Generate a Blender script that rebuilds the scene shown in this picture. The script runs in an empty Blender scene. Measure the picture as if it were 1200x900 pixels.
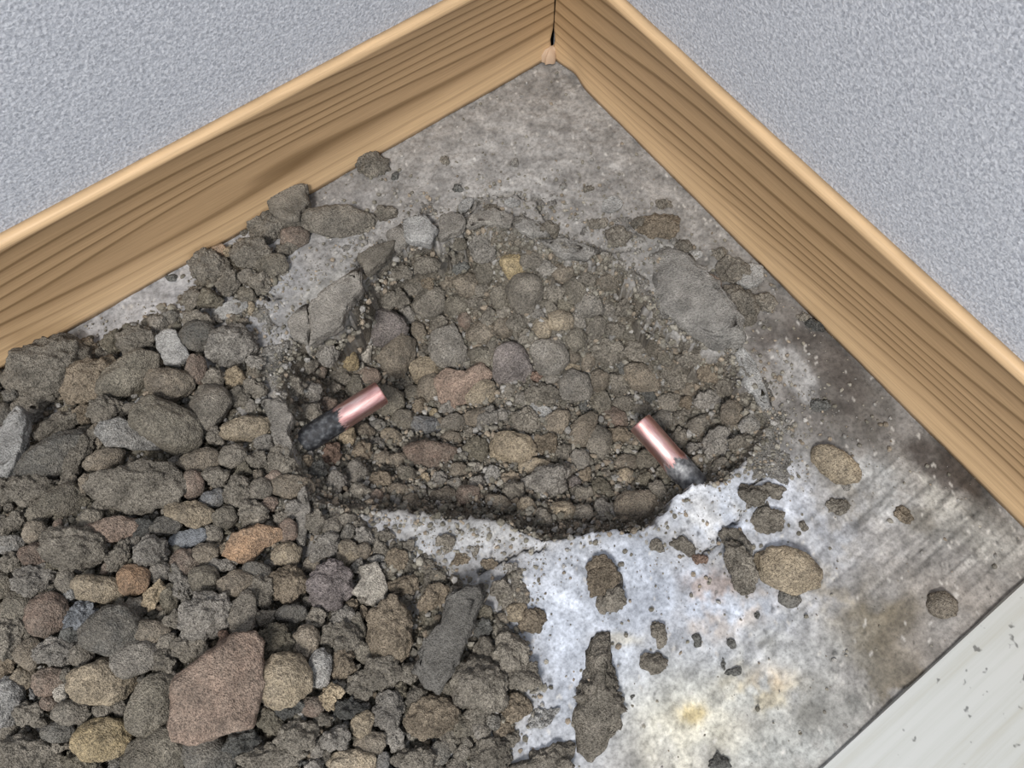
import bpy, math, random
import numpy as np
from mathutils import Vector, Matrix

# ------------------------------------------------------------------ camera
UNIT = 0.08                                   # baseboard height in metres
CAM = np.array([-3.38, -4.07, 4.98]) * UNIT
YAW, PITCH, ROLL = [math.radians(a) for a in (54.87, 67.08, -1.19)]
FOC = 900.0
def cam_axes():
    f = np.array([math.cos(PITCH)*math.cos(YAW), math.cos(PITCH)*math.sin(YAW), -math.sin(PITCH)])
    r = np.array([math.sin(YAW), -math.cos(YAW), 0.0]); u = np.cross(r, f)
    return r*math.cos(ROLL)+u*math.sin(ROLL), -r*math.sin(ROLL)+u*math.cos(ROLL), f
AR, AU, AF = cam_axes()
sc = bpy.context.scene
cd = bpy.data.cameras.new('camera'); cam = bpy.data.objects.new('camera', cd)
sc.collection.objects.link(cam); sc.camera = cam
cd.sensor_width = 36; cd.lens = 36*FOC/1200; cd.clip_start = 0.01
cam.matrix_world = Matrix([[AR[i], AU[i], -AF[i], CAM[i]] for i in range(3)] + [[0, 0, 0, 1]])

# ------------------------------------------------------------------ light
w = bpy.data.worlds.new('world'); sc.world = w; w.use_nodes = True
bg = w.node_tree.nodes['Background']
bg.inputs['Color'].default_value = (0.86, 0.92, 1.0, 1); bg.inputs['Strength'].default_value = 0.40
def area(name, loc, target, size, power, col):
    ld = bpy.data.lights.new(name, 'AREA'); ld.shape = 'SQUARE'; ld.size = size; ld.energy = power; ld.color = col
    o = bpy.data.objects.new(name, ld); sc.collection.objects.link(o); o.location = loc
    o.rotation_euler = (Vector(target)-Vector(loc)).to_track_quat('-Z', 'Y').to_euler()
area('ceiling_light', (-1.35, -1.15, 2.2), (-0.25, -0.25, 0), 0.5, 76, (1.0, 0.965, 0.92))
area('window_light', (0.9-2.2, -2.6, 1.3), (-0.2, -0.3, 0), 0.9, 15, (0.85, 0.93, 1.0))
vs = sc.view_settings
vs.view_transform = 'Standard'; vs.look = 'None'; vs.gamma = 1; vs.use_curve_mapping = False; vs.exposure = 0.09

# ------------------------------------------------------------------ projection
def proj(P):
    d = P - CAM; z = d @ AF
    return 600+FOC*(d @ AR)/z, 450-FOC*(d @ AU)/z
def unproj(u, v, z=0.0):
    u = np.asarray(u, float); v = np.asarray(v, float)
    d = AF + np.multiply.outer((u-600)/FOC, AR) - np.multiply.outer((v-450)/FOC, AU)
    t = (z - CAM[2])/d[..., 2]
    return CAM + d*t[..., None]

# ------------------------------------------------------------------ noise
rng = np.random.default_rng(7); random.seed(7)
LAT = rng.random((64, 64, 64))
def noise3(p):
    i = np.floor(p).astype(int); f = p-i; f = f*f*(3-2*f)
    r = 0
    for dx in (0, 1):
        for dy in (0, 1):
            for dz in (0, 1):
                wgt = (f[..., 0] if dx else 1-f[..., 0])*(f[..., 1] if dy else 1-f[..., 1])*(f[..., 2] if dz else 1-f[..., 2])
                r = r + wgt*LAT[(i[..., 0]+dx) & 63, (i[..., 1]+dy) & 63, (i[..., 2]+dz) & 63]
    return r*2-1
def fbm(p, octv=3, gain=.5):
    r = 0; a = 1
    for k in range(octv):
        r = r + a*noise3(p*(2.03**k)+k*11.3); a *= gain
    return r
def fbm2(x, y, s, octv=3, seed=0.0, gain=.5):
    return fbm(np.stack([x*s, y*s, np.full_like(x, seed)], -1), octv, gain)
def worley(x, y, s, seed):
    """distance to nearest and second nearest jittered point, and a random per cell; in cells"""
    X = x*s; Y = y*s; ix = np.floor(X).astype(int); iy = np.floor(Y).astype(int)
    f1 = np.full(x.shape, 9.0); f2 = f1.copy(); idr = f1.copy()
    for dx in (-1, 0, 1):
        for dy in (-1, 0, 1):
            a = ix+dx; b = iy+dy
            jx = LAT[a & 63, b & 63, seed & 63]; jy = LAT[(a+17) & 63, (b+5) & 63, (seed+3) & 63]
            d = np.hypot(a+jx-X, b+jy-Y)
            c = LAT[(a+31) & 63, (b+9) & 63, (seed+7) & 63]
            m = d < f1
            f2 = np.where(m, f1, np.minimum(f2, d)); idr = np.where(m, c, idr); f1 = np.where(m, d, f1)
    return f1, f2, idr
def smooth(a, b, x):
    t = np.clip((x-a)/(b-a), 0, 1); return t*t*(3-2*t)
def sdf(poly, u, v):
    """signed distance to a polygon in pixels, positive inside"""
    P = np.array(poly, float); d = np.full(u.shape, 1e9); ins = np.zeros(u.shape, bool)
    for k in range(len(P)):
        a = P[k]; b = P[(k+1) % len(P)]; e = b-a
        t = np.clip(((u-a[0])*e[0]+(v-a[1])*e[1])/(e@e), 0, 1)
        d = np.minimum(d, np.hypot(u-a[0]-t*e[0], v-a[1]-t*e[1]))
        c = ((a[1] > v) != (b[1] > v))
        with np.errstate(divide='ignore', invalid='ignore'):
            xx = (b[0]-a[0])*(v-a[1])/(b[1]-a[1]+1e-12)+a[0]
        ins ^= c & (u < xx)
    return np.where(ins, d, -d)

# ------------------------------------------------------------------ materials
def nodes_mat(name):
    m = bpy.data.materials.new(name); m.use_nodes = True
    nt = m.node_tree; b = nt.nodes['Principled BSDF']
    def N(t, **k):
        n = nt.nodes.new(t)
        for a, v in k.items():
            if a.startswith('i_'): n.inputs[a[2:].replace('_', ' ')].default_value = v
            else: setattr(n, a, v)
        return n
    def L(a, o, c, i): nt.links.new(a.outputs[o], c.inputs[i])
    return m, nt, b, N, L
def mixc(N, L, blend='MIX', fac=None):
    n = N('ShaderNodeMix', data_type='RGBA', blend_type=blend)
    if fac is not None: n.inputs[0].default_value = fac
    return n
def ramp(N, pts):
    r = N('ShaderNodeValToRGB'); e = r.color_ramp.elements
    while len(e) < len(pts): e.new(0.5)
    for k, (p, c) in enumerate(pts):
        e[k].position = p; e[k].color = (*(c if isinstance(c, tuple) else (c, c, c)), 1)
    return r
def grainy(name, attr, fine, rough, bump, spec=0.3, contrast=.5, dust=0):
    """mineral material: base colour from attribute or object colour, speckle and fine grains"""
    m, nt, b, N, L = nodes_mat(name)
    tc = N('ShaderNodeTexCoord')
    if attr:
        src = N('ShaderNodeVertexColor', layer_name='Col'); so = 'Color'; co = tc; cs = 'Object'
    else:
        src = N('ShaderNodeObjectInfo'); so = 'Color'
        add = N('ShaderNodeVectorMath', operation='ADD'); mul = N('ShaderNodeMath', operation='MULTIPLY'); mul.inputs[1].default_value = 7.3
        L(src, 'Random', mul, 0); L(tc, 'Object', add, 0); L(mul, 0, add, 1); co = add; cs = 0
    n1 = N('ShaderNodeTexNoise'); n1.inputs['Scale'].default_value = fine; n1.inputs['Detail'].default_value = 6; n1.inputs['Roughness'].default_value = .72
    n2 = N('ShaderNodeTexNoise'); n2.inputs['Scale'].default_value = fine*.11; n2.inputs['Detail'].default_value = 3
    n3 = N('ShaderNodeTexVoronoi'); n3.inputs['Scale'].default_value = fine*1.6
    for n in (n1, n2, n3): L(co, cs, n, 'Vector')
    r1 = ramp(N, [(.32, 1-contrast), (.5, 1.0), (.68, 1+contrast*.75)])
    L(n1, 'Fac', r1, 0)
    if dust:                                                             # clinging mortar dust in patches
        nd = N('ShaderNodeTexNoise'); nd.inputs['Scale'].default_value = 110; nd.inputs['Detail'].default_value = 6; nd.inputs['Roughness'].default_value = .68; L(co, cs, nd, 'Vector')
        rd = ramp(N, [(.36, dust*.45), (.62, min(dust*1.5, .92))]); L(nd, 'Fac', rd, 0)
        oa = N('ShaderNodeMath', operation='MULTIPLY'); L(rd, 0, oa, 0); L(src, 'Alpha', oa, 1)
        dm = mixc(N, L); L(oa, 0, dm, 0); L(src, so, dm, 6); dm.inputs[7].default_value = (.210, .187, .155, 1); src = dm; so = 2
    r2 = ramp(N, [(.3, .66), (.7, 1.3)]); L(n2, 'Fac', r2, 0)
    a = mixc(N, L, 'MULTIPLY', 1); L(src, so, a, 6); L(r1, 0, a, 7)
    c = mixc(N, L, 'MULTIPLY', 1); L(a, 2, c, 6); L(r2, 0, c, 7)
    # pale sand grains stuck on
    sp = ramp(N, [(.0, 1.0), (.16, 1.0), (.2, 0.0)]); sp.color_ramp.interpolation = 'LINEAR'; L(n3, 'Distance', sp, 0)
    gate = ramp(N, [(.56, 0.0), (.70, .6)]); L(n3, 'Color', gate, 0)
    g = N('ShaderNodeMath', operation='MULTIPLY'); L(sp, 0, g, 0); L(gate, 0, g, 1)
    d = mixc(N, L, 'MIX'); L(g, 0, d, 0); L(c, 2, d, 6); d.inputs[7].default_value = (.40, .365, .31, 1)
    L(d, 2, b, 'Base Color')
    b.inputs['Roughness'].default_value = rough; b.inputs['Specular IOR Level'].default_value = spec
    bp = N('ShaderNodeBump'); bp.inputs['Strength'].default_value = bump; bp.inputs['Distance'].default_value = .0014
    L(n1, 'Fac', bp, 'Height')
    b2 = N('ShaderNodeBump'); b2.inputs['Strength'].default_value = bump*.8; b2.inputs['Distance'].default_value = .0010; b2.invert = True
    L(n3, 'Distance', b2, 'Height'); L(bp, 0, b2, 'Normal'); L(b2, 0, b, 'Normal')
    return m
M_STONE = grainy('stone', False, 820, .72, 1.0, .35, .75, .5)
M_MORTAR = grainy('mortar', False, 850, .95, 1.0, .15, .8)
M_SLAB = grainy('mortar_slab', False, 850, .9, .8, .2, .55)
M_DEBRIS = grainy('debris', True, 850, .95, 1.0, .15, .8)
M_CRUMB = grainy('crumb', True, 900, .9, .4, .2, .4)

def floor_mat():
    m, nt, b, N, L = nodes_mat('concrete')
    tc = N('ShaderNodeTexCoord'); src = N('ShaderNodeVertexColor', layer_name='Col')
    n1 = N('ShaderNodeTexNoise'); n1.inputs['Scale'].default_value = 420; n1.inputs['Detail'].default_value = 7; n1.inputs['Roughness'].default_value = .7
    L(tc, 'Object', n1, 'Vector')
    r1 = ramp(N, [(.34, .60), (.5, 1.0), (.66, 1.32)]); L(n1, 'Fac', r1, 0)
    a = mixc(N, L, 'MULTIPLY', 1); L(src, 'Color', a, 6); L(r1, 0, a, 7)
    L(a, 2, b, 'Base Color')
    v = N('ShaderNodeTexVoronoi'); v.inputs['Scale'].default_value = 260; L(tc, 'Object', v, 'Vector')
    r = ramp(N, [(.0, .38), (.1, .75)]); L(n1, 'Fac', r, 0)
    b.inputs['Roughness'].default_value = .62; b.inputs['Specular IOR Level'].default_value = .35
    bp = N('ShaderNodeBump'); bp.inputs['Strength'].default_value = .35; bp.inputs['Distance'].default_value = .0007
    L(n1, 'Fac', bp, 'Height'); L(bp, 0, b, 'Normal')
    return m
M_FLOOR = floor_mat()

def wood_mat(name, axis, seed):
    m, nt, b, N, L = nodes_mat(name)
    tc = N('ShaderNodeTexCoord'); mp = N('ShaderNodeMapping')
    L(tc, 'Object', mp, 'Vector')
    mp.inputs['Scale'].default_value = (2.3, 2.3, 17) ; mp.inputs['Location'].default_value = (seed, seed*1.7, seed*.3)
    n = N('ShaderNodeTexNoise'); n.inputs['Scale'].default_value = 1.0; n.inputs['Detail'].default_value = 1.2; n.inputs['Roughness'].default_value = .35
    L(mp, 0, n, 'Vector')
    sx = N('ShaderNodeSeparateXYZ'); L(tc, 'Object', sx, 0)
    # height plus warp -> growth rings
    z = N('ShaderNodeMath', operation='MULTIPLY'); L(sx, 'Z', z, 0); z.inputs[1].default_value = 125
    wv = N('ShaderNodeMath', operation='MULTIPLY_ADD'); L(n, 'Fac', wv, 0); wv.inputs[1].default_value = 9.0; L(z, 0, wv, 2)
    sl = N('ShaderNodeMath', operation='MULTIPLY_ADD'); L(sx, axis, sl, 0); sl.inputs[1].default_value = 3.5; L(wv, 0, sl, 2)
    fr = N('ShaderNodeMath', operation='FRACT'); L(sl, 0, fr, 0)
    line = ramp(N, [(.0, .0), (.3, .04), (.66, .34), (.80, 1.0), (.88, .7), (.93, .08), (1.0, .0)]); L(fr, 0, line, 0)
    # low strip: plain wood, painted lighter with the light its flare catches
    zr = N('ShaderNodeMapRange'); L(sx, 'Z', zr, 'Value'); zr.inputs[1].default_value = .007; zr.inputs[2].default_value = .027
    zr.inputs[3].default_value = .12; zr.inputs[4].default_value = .85
    zt = N('ShaderNodeMapRange'); L(sx, 'Z', zt, 'Value'); zt.inputs[1].default_value = .0745; zt.inputs[2].default_value = .0765
    zt.inputs[3].default_value = 1; zt.inputs[4].default_value = .15  # top lip painted lighter, as if catching light from above
    mu = N('ShaderNodeMath', operation='MULTIPLY'); L(zr, 0, mu, 0); L(zt, 0, mu, 1)
    mu2 = N('ShaderNodeMath', operation='MULTIPLY'); L(mu, 0, mu2, 0); L(line, 0, mu2, 1)
    base = mixc(N, L); L(mu, 0, base, 0); base.inputs[6].default_value = (.56, .388, .222, 1); base.inputs[7].default_value = (.345, .226, .122, 1)
    gr = mixc(N, L); L(mu2, 0, gr, 0); L(base, 2, gr, 6); gr.inputs[7].default_value = (.14, .082, .036, 1)
    # pores
    mp2 = N('ShaderNodeMapping'); L(tc, 'Object', mp2, 'Vector')
    mp2.inputs['Scale'].default_value = (30, 30, 1400)
    if axis == 'Y': pass
    n2 = N('ShaderNodeTexNoise'); n2.inputs['Scale'].default_value = 1; n2.inputs['Detail'].default_value = 3; L(mp2, 0, n2, 'Vector')
    r2 = ramp(N, [(.3, .86), (.7, 1.1)]); L(n2, 'Fac', r2, 0)
    fin = mixc(N, L, 'MULTIPLY', 1); L(gr, 2, fin, 6); L(r2, 0, fin, 7)
    L(fin, 2, b, 'Base Color'); b.inputs['Roughness'].default_value = .48; b.inputs['Specular IOR Level'].default_value = .35
    return m
def wallpaper_mat():
    m, nt, b, N, L = nodes_mat('wallpaper')
    tc = N('ShaderNodeTexCoord')
    n = N('ShaderNodeTexNoise'); n.inputs['Scale'].default_value = 620; n.inputs['Detail'].default_value = 2.0; n.inputs['Distortion'].default_value = .8
    v = N('ShaderNodeTexVoronoi'); v.inputs['Scale'].default_value = 700; v.feature = 'SMOOTH_F1'
    L(tc, 'Object', n, 'Vector'); L(tc, 'Object', v, 'Vector')
    r = ramp(N, [(.32, (.285, .30, .337)), (.5, (.40, .416, .458)), (.68, (.52, .535, .575))]); L(n, 'Fac', r, 0)
    L(r, 0, b, 'Base Color'); b.inputs['Roughness'].default_value = .6; b.inputs['Specular IOR Level'].default_value = .3
    ad = N('ShaderNodeMath', operation='SUBTRACT'); L(n, 'Fac', ad, 0); L(v, 'Distance', ad, 1)
    bp = N('ShaderNodeBump'); bp.inputs['Strength'].default_value = .45; bp.inputs['Distance'].default_value = .0007
    L(ad, 0, bp, 'Height'); L(bp, 0, b, 'Normal')
    return m
def laminate_mat():
    m, nt, b, N, L = nodes_mat('laminate')
    tc = N('ShaderNodeTexCoord'); mp = N('ShaderNodeMapping'); L(tc, 'Object', mp, 'Vector')
    mp.inputs['Scale'].default_value = (7, 230, 230)
    n = N('ShaderNodeTexNoise'); n.inputs['Scale'].default_value = 1; n.inputs['Detail'].default_value = 5; n.inputs['Roughness'].default_value = .6; L(mp, 0, n, 'Vector')
    r = ramp(N, [(.3, (.36, .36, .33)), (.45, (.39, .40, .385)), (.6, (.415, .425, .415))]); L(n, 'Fac', r, 0)
    n2 = N('ShaderNodeTexNoise'); n2.inputs['Scale'].default_value = 150; n2.inputs['Detail'].default_value = 2; L(tc, 'Object', n2, 'Vector')
    r2 = ramp(N, [(.27, .35), (.32, 1.0)]); L(n2, 'Fac', r2, 0)
    f = mixc(N, L, 'MULTIPLY', 1); L(r, 0, f, 6); L(r2, 0, f, 7)
    L(f, 2, b, 'Base Color'); b.inputs['Roughness'].default_value = .45
    return m

# ------------------------------------------------------------------ object helpers
def link(name, me, mat, loc=(0, 0, 0), label=None, cat=None, group=None, kind=None, parent=None, color=None, dusty=1.0):
    o = bpy.data.objects.new(name, me); sc.collection.objects.link(o); o.location = loc
    if mat and not me.materials: me.materials.append(mat)
    if label: o['label'] = label
    if cat: o['category'] = cat
    if group: o['group'] = group
    if kind: o['kind'] = kind
    if parent: o.parent = parent
    if color is not None: o.color = (*color, dusty)
    return o
def mesh(name, V, F, smoothed=True, col=None):
    """V (n,3); F (m,k) triangle or quad indices"""
    F = np.asarray(F); V = np.asarray(V, np.float32); k = F.shape[1]
    me = bpy.data.meshes.new(name)
    me.vertices.add(len(V)); me.vertices.foreach_set('co', V.ravel())
    me.loops.add(F.size); me.loops.foreach_set('vertex_index', F.ravel().astype(np.int32))
    me.polygons.add(len(F)); me.polygons.foreach_set('loop_start', np.arange(0, F.size, k, dtype=np.int32))
    me.polygons.foreach_set('use_smooth', np.full(len(F), smoothed))
    if col is not None:
        a = me.color_attributes.new('Col', 'FLOAT_COLOR', 'POINT')
        a.data.foreach_set('color', np.concatenate([col, np.ones((len(col), 1))], 1).astype(np.float32).ravel())
    me.update(calc_edges=True); me.validate()
    return me
def grid_faces(ny, nx, keep=None):
    i = np.arange(ny*nx).reshape(ny, nx)
    F = np.stack([i[:-1, :-1], i[:-1, 1:], i[1:, 1:], i[1:, :-1]], -1)
    if keep is not None: return F[keep]
    return F.reshape(-1, 4)
def compact(V, F, col=None):
    used = np.unique(F); mp = np.full(len(V), -1); mp[used] = np.arange(len(used))
    return V[used], mp[F], (None if col is None else col[used])
def profile_extrude(prof, p0, p1, cut0=None, cut1=None):
    """prof: (offset from wall, z); p0->p1 along the wall; n: into the room. cut: mitre"""
    p0 = np.array(p0, float); p1 = np.array(p1, float); d = (p1-p0)/np.linalg.norm(p1-p0)
    return d
# ------------------------------------------------------------------ terrain definition (pixel masks on the floor plane)
HOLE = [(328,440),(335,415),(352,400),(385,385),(415,360),(425,325),(455,295),(480,285),(510,280),(540,268),(570,262),(600,272),(640,290),
 (690,300),(735,310),(750,345),(775,375),(810,400),(855,415),(872,440),(890,470),(905,495),(890,520),(872,545),(850,566),(820,567),(790,588),
 (772,618),(735,622),(690,628),(640,632),(600,618),(560,608),(500,602),(440,598),(400,598),(370,590),(350,560),(335,520),(325,480)]
HEAP = [(-150,520),(-100,470),(0,425),(60,402),(130,385),(190,365),(225,330),(245,300),(280,280),(330,290),(335,330),(300,360),(285,400),(320,440),(318,480),(326,530),
 (345,575),(370,598),(410,608),(455,618),(490,650),(560,690),(600,720),(625,770),(632,800),(600,850),(560,880),(540,960),(470,1030),(300,1065),(60,1060),(-110,1010),(-160,800)]
# how far below the floor the loose fill starts at the rim (mm)
RIM = [(330,440,12),(380,390,34),(420,350,38),(440,300,34),(500,283,30),(540,268,22),(580,265,6),(640,285,4),(700,298,4),(745,320,20),(775,375,36),(820,402,38),
 (860,420,18),(895,480,5),(890,520,3),(865,548,8),(820,567,20),(780,600,22),(740,622,14),(640,632,12),(560,608,10),(480,600,8),(400,598,5),(350,565,3),(328,500,4)]
PATCH = [(868,585,46,26,3.2),(715,690,17,32,4.5),(868,655,17,38,6),(905,545,40,32,3.0),(810,648,55,22,2.0),(985,560,26,20,2.2),(470,660,60,30,4),(600,690,26,40,3.5),
 (600,240,70,24,2.0),(520,255,60,24,2.6),(430,300,60,26,2.5),(380,330,40,30,2.2),(720,270,70,26,2.6),(770,290,40,24,3),(850,330,60,36,2.6),(900,370,40,20,2.2),
 (940,375,24,12,3),(690,240,60,16,1.2),(440,215,30,12,1.4),(350,255,50,26,2.2),(890,420,30,20,1.4),(960,470,24,18,1.6),(540,640,60,24,3.0),(300,330,60,50,2.5),(700,800,26,46,4),(760,640,30,14,2.2),
 (1060,605,16,14,1.0),(930,500,26,20,1.4),(310,420,34,50,4),(650,250,60,30,2.2)]
def rim_drop(u, v):
    num = 0; den = 0
    for (a, b, d) in RIM:
        wgt = 1/((u-a)**2+(v-b)**2+60)**2
        num = num+wgt*d; den = den+wgt
    return num/den
CRACKS = [[(333,428),(340,402),(352,376),(386,352),(411,331),(419,306),(447,287),(472,279)], [(363,357),(364,384),(361,404)], [(494,262),(520,256),(548,247),(562,232),(590,226),(632,232)],
 [(470,281),(492,256),(497,240)], [(690,300),(712,296),(735,292)], [(548,268),(570,258),(600,262)], [(870,600),(845,628),(822,650)], [(895,560),(870,580)], [(640,640),(600,650),(560,672)], [(840,390),(860,402),(872,425)],
 [(262,340),(290,352),(312,345),(330,350)], [(628,232),(645,262),(652,280)]]
def cracks(u, v, w):
    d = np.full(u.shape, 99.0)
    for c in CRACKS:
        for a, b in zip(c[:-1], c[1:]):
            ex, ey = b[0]-a[0], b[1]-a[1]; t = np.clip(((u-a[0])*ex+(v-a[1])*ey)/(ex*ex+ey*ey), 0, 1)
            d = np.minimum(d, np.hypot(u-a[0]-t*ex, v-a[1]-t*ey))
    return smooth(w, w*.3, d)
def bumps(x, y, big=1.0):
    """crumbly surface, metres"""
    wx = x+.0015*fbm2(x, y, 260, 2, 3.1); wy = y+.0015*fbm2(x, y, 260, 2, 8.4)
    a1, a2, ai = worley(wx, wy, 95, 5); b1, b2, bi = worley(wx, wy, 215, 12); c1, c2, ci = worley(wx, wy, 430, 25)
    A = smooth(0, .5, a2-a1)*(.35+ai); B = smooth(0, .45, b2-b1)*(.35+bi); Cc = smooth(0, .5, c2-c1)*(.3+ci)
    return (.0034*A*big+.0019*B+.0009*Cc), (a2-a1), bi, ci
def fill_height(x, y, detail=True):
    """loose debris surface (m); floor top is about 0"""
    u, v = proj(np.stack([x, y, np.zeros_like(x)], -1))
    jit = 7*fbm2(x, y, 60, 3, 2.0)
    sh = sdf(HOLE, u, v)+jit*.6
    sp = sdf(HEAP, u, v)+jit
    drop = rim_drop(u, v)*1e-3
    pit = -.0015-(1.15*drop*smooth(0, 10, sh+2.5*fbm2(x, y, 130, 2, 61.0))+.038*(1-np.exp(-np.maximum(sh, 0)/55)))
    pit += .006*np.exp(-((u-640)**2/160**2+(v-450)**2/90**2))            # the bed of stones humps in the middle
    pit += .005*fbm2(x, y, 24, 3, 5.0)
    heap = -.004+.0055*smooth(-6, 14, sp)+.021*smooth(10, 260, sp)-(0.0045*smooth(8, 40, sp) if detail else 0)+.004*fbm2(x, y, 22, 3, 9.0)*smooth(0, 60, sp)
    pa = np.full_like(x, -.006)
    for (a, b, ra, rb, h) in PATCH:
        q = ((u-a)/ra)**2+((v-b)/rb)**2
        n = fbm2(x, y, 110, 3, a*.01)
        pa = np.maximum(pa, h*1e-3*(1.15-q+n*.9)-.0028)
    low = np.maximum(smooth(470, 560, v)*smooth(600, 700, u), smooth(570, 592, v)*smooth(385, 430, u))                        # the clean pale rim
    ring = .0062*np.exp(np.minimum(sh, 0)/16)*(1-low)+.0022*fbm2(x, y, 85, 3, 31.0)-.0042
    out = np.maximum(np.maximum(heap, pa), ring)
    t = smooth(-1.5, 1.5, sh)
    H = out*(1-t)+pit*t
    if detail:
        bm_, edge, bi, ci = bumps(x, y)
        inside = np.clip(smooth(-22, 4, sh)*(1-low)+smooth(-2, 8, sh)+smooth(-4, 10, sp), 0, 1)
        H = H+bm_*(.35+.65*inside)-.0016
        cu = u+4*fbm2(x, y, 120, 3, 71.0); cv = v+4*fbm2(x, y, 120, 3, 77.0)
        H = H-.007*cracks(cu, cv, 2.6)*(sh < 2)
        return H, u, v, sh, sp, edge, bi, ci
    return H
def surf(x, y):
    """height of whatever is on top (m), coarse"""
    x = np.atleast_1d(np.asarray(x, float)); y = np.atleast_1d(np.asarray(y, float))
    H = fill_height(x, y, False)
    u, v = proj(np.stack([x, y, np.zeros_like(x)], -1))
    sh = sdf(HOLE, u, v)
    return np.where(sh > 0, H+.001, np.maximum(H+.001, 0))
GX0, GY0, GS = -.80, -.66, .0015
GXs = np.arange(GX0, .002, GS); GYs = np.arange(GY0, .002, GS)
_x, _y = np.meshgrid(GXs, GYs); SURF = surf(_x.ravel(), _y.ravel()).reshape(_x.shape)
def sample(G, x, y, x0=GX0, y0=GY0, st=GS):
    fx = np.clip((x-x0)/st, 0, G.shape[1]-1.001); fy = np.clip((y-y0)/st, 0, G.shape[0]-1.001)
    i = fx.astype(int) if hasattr(fx, 'astype') else int(fx); j = fy.astype(int) if hasattr(fy, 'astype') else int(fy)
    a = fx-i; b = fy-j
    return (G[j, i]*(1-a)+G[j, i+1]*a)*(1-b)+(G[j+1, i]*(1-a)+G[j+1, i+1]*a)*b
def hit(u, v, lift=0.0):
    """point where the ray through pixel (u,v) meets the terrain raised by lift"""
    z = 0.0
    for _ in range(14):
        p = unproj(u, v, z); z = .5*z+.5*(float(sample(SURF, p[0], p[1]))+lift)
    return unproj(u, v, z)

# ------------------------------------------------------------------ floor slab
def blob(u, v, a):
    cu, cv, su, sv, ang = a; c, s = math.cos(math.radians(ang)), math.sin(math.radians(ang))
    du = u-cu; dv = -(v-cv); p = (du*c+dv*s)/su; q = (-du*s+dv*c)/sv
    return np.exp(-(p*p+q*q)*.9)
STAINS_SHEEN = [  # (u,v,su,sv,angle), colour, strength, break-up
 ((450,150,400,170,25),(.212,.202,.192),.9,.2), ((620,170,120,60,10),(.26,.25,.24),.7,.6), ((300,330,120,80,30),(.27,.27,.28),.7,.5), ((160,360,90,30,30),(.30,.30,.31),.8,.4),
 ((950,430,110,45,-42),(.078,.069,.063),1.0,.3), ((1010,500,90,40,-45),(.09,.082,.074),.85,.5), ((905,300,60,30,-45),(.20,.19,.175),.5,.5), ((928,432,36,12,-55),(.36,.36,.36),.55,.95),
 
 ((770,710,140,85,0),(.37,.40,.46),1.0,.35), ((880,610,120,45,-15),(.44,.475,.54),.9,.6), ((675,670,50,50,0),(.34,.36,.40),.9,.3), ((690,780,60,90,0),(.38,.41,.47),.9,.3),  # bluish whites: pale stain with the wet floor's sheen painted in
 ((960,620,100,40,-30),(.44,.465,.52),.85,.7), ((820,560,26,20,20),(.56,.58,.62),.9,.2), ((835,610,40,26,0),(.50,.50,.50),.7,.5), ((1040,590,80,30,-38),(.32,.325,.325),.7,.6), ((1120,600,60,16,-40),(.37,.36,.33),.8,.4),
 ((840,690,36,20,-10),(.33,.24,.19),.6,.6), ((860,720,60,22,20),(.42,.34,.27),.5,.6), ((990,590,40,30,-30),(.17,.15,.12),.6,.6),
 ((1050,660,80,40,-30),(.21,.20,.19),.8,.4), ((1150,620,60,40,-30),(.24,.235,.22),.8,.4), ((1030,730,50,60,-30),(.105,.088,.060),1.0,.7), ((980,700,34,60,20),(.24,.21,.16),.6,.6), ((1040,790,34,40,50),(.095,.078,.053),.9,.8),
 ((1110,720,60,60,0),(.21,.19,.17),.7,.4), ((850,840,110,60,0),(.42,.43,.41),.8,.4), ((810,860,60,50,0),(.50,.47,.38),.7,.5), ((900,810,44,24,10),(.45,.38,.24),.6,.6), ((905,795,22,14,0),(.56,.42,.26),.6,.5),
 ((810,835,16,12,0),(.58,.46,.22),.7,.4), ((880,770,40,10,40),(.20,.18,.12),.5,.6), ((960,850,60,40,40),(.27,.27,.255),.7,.5), ((950,840,14,18,0),(.12,.115,.10),.5,.5), ((930,880,60,20,0),(.33,.34,.33),.6,.5),
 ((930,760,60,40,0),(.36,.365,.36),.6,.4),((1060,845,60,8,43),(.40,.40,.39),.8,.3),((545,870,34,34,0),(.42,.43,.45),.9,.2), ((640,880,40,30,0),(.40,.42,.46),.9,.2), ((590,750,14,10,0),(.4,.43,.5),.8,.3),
 ((1075,610,20,16,0),(.14,.125,.10),.6,.4), ((725,750,26,8,0),(.60,.55,.42),.5,.4), ((520,640,60,24,0),(.30,.31,.33),.8,.4), ((560,625,90,14,-5),(.31,.31,.31),.8,.3), ((440,612,50,9,-5),(.30,.30,.31),.9,.2),
 ((1128,556,52,17,-46),(.042,.034,.028),1.0,.1), ((1095,545,40,14,-46),(.06,.05,.045),.8,.4), ((390,350,60,30,30),(.24,.235,.22),.7,.3), ((800,330,60,50,-40),(.20,.195,.185),.6,.4), ((880,450,20,50,-60),(.26,.25,.24),.6,.4)]
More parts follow.
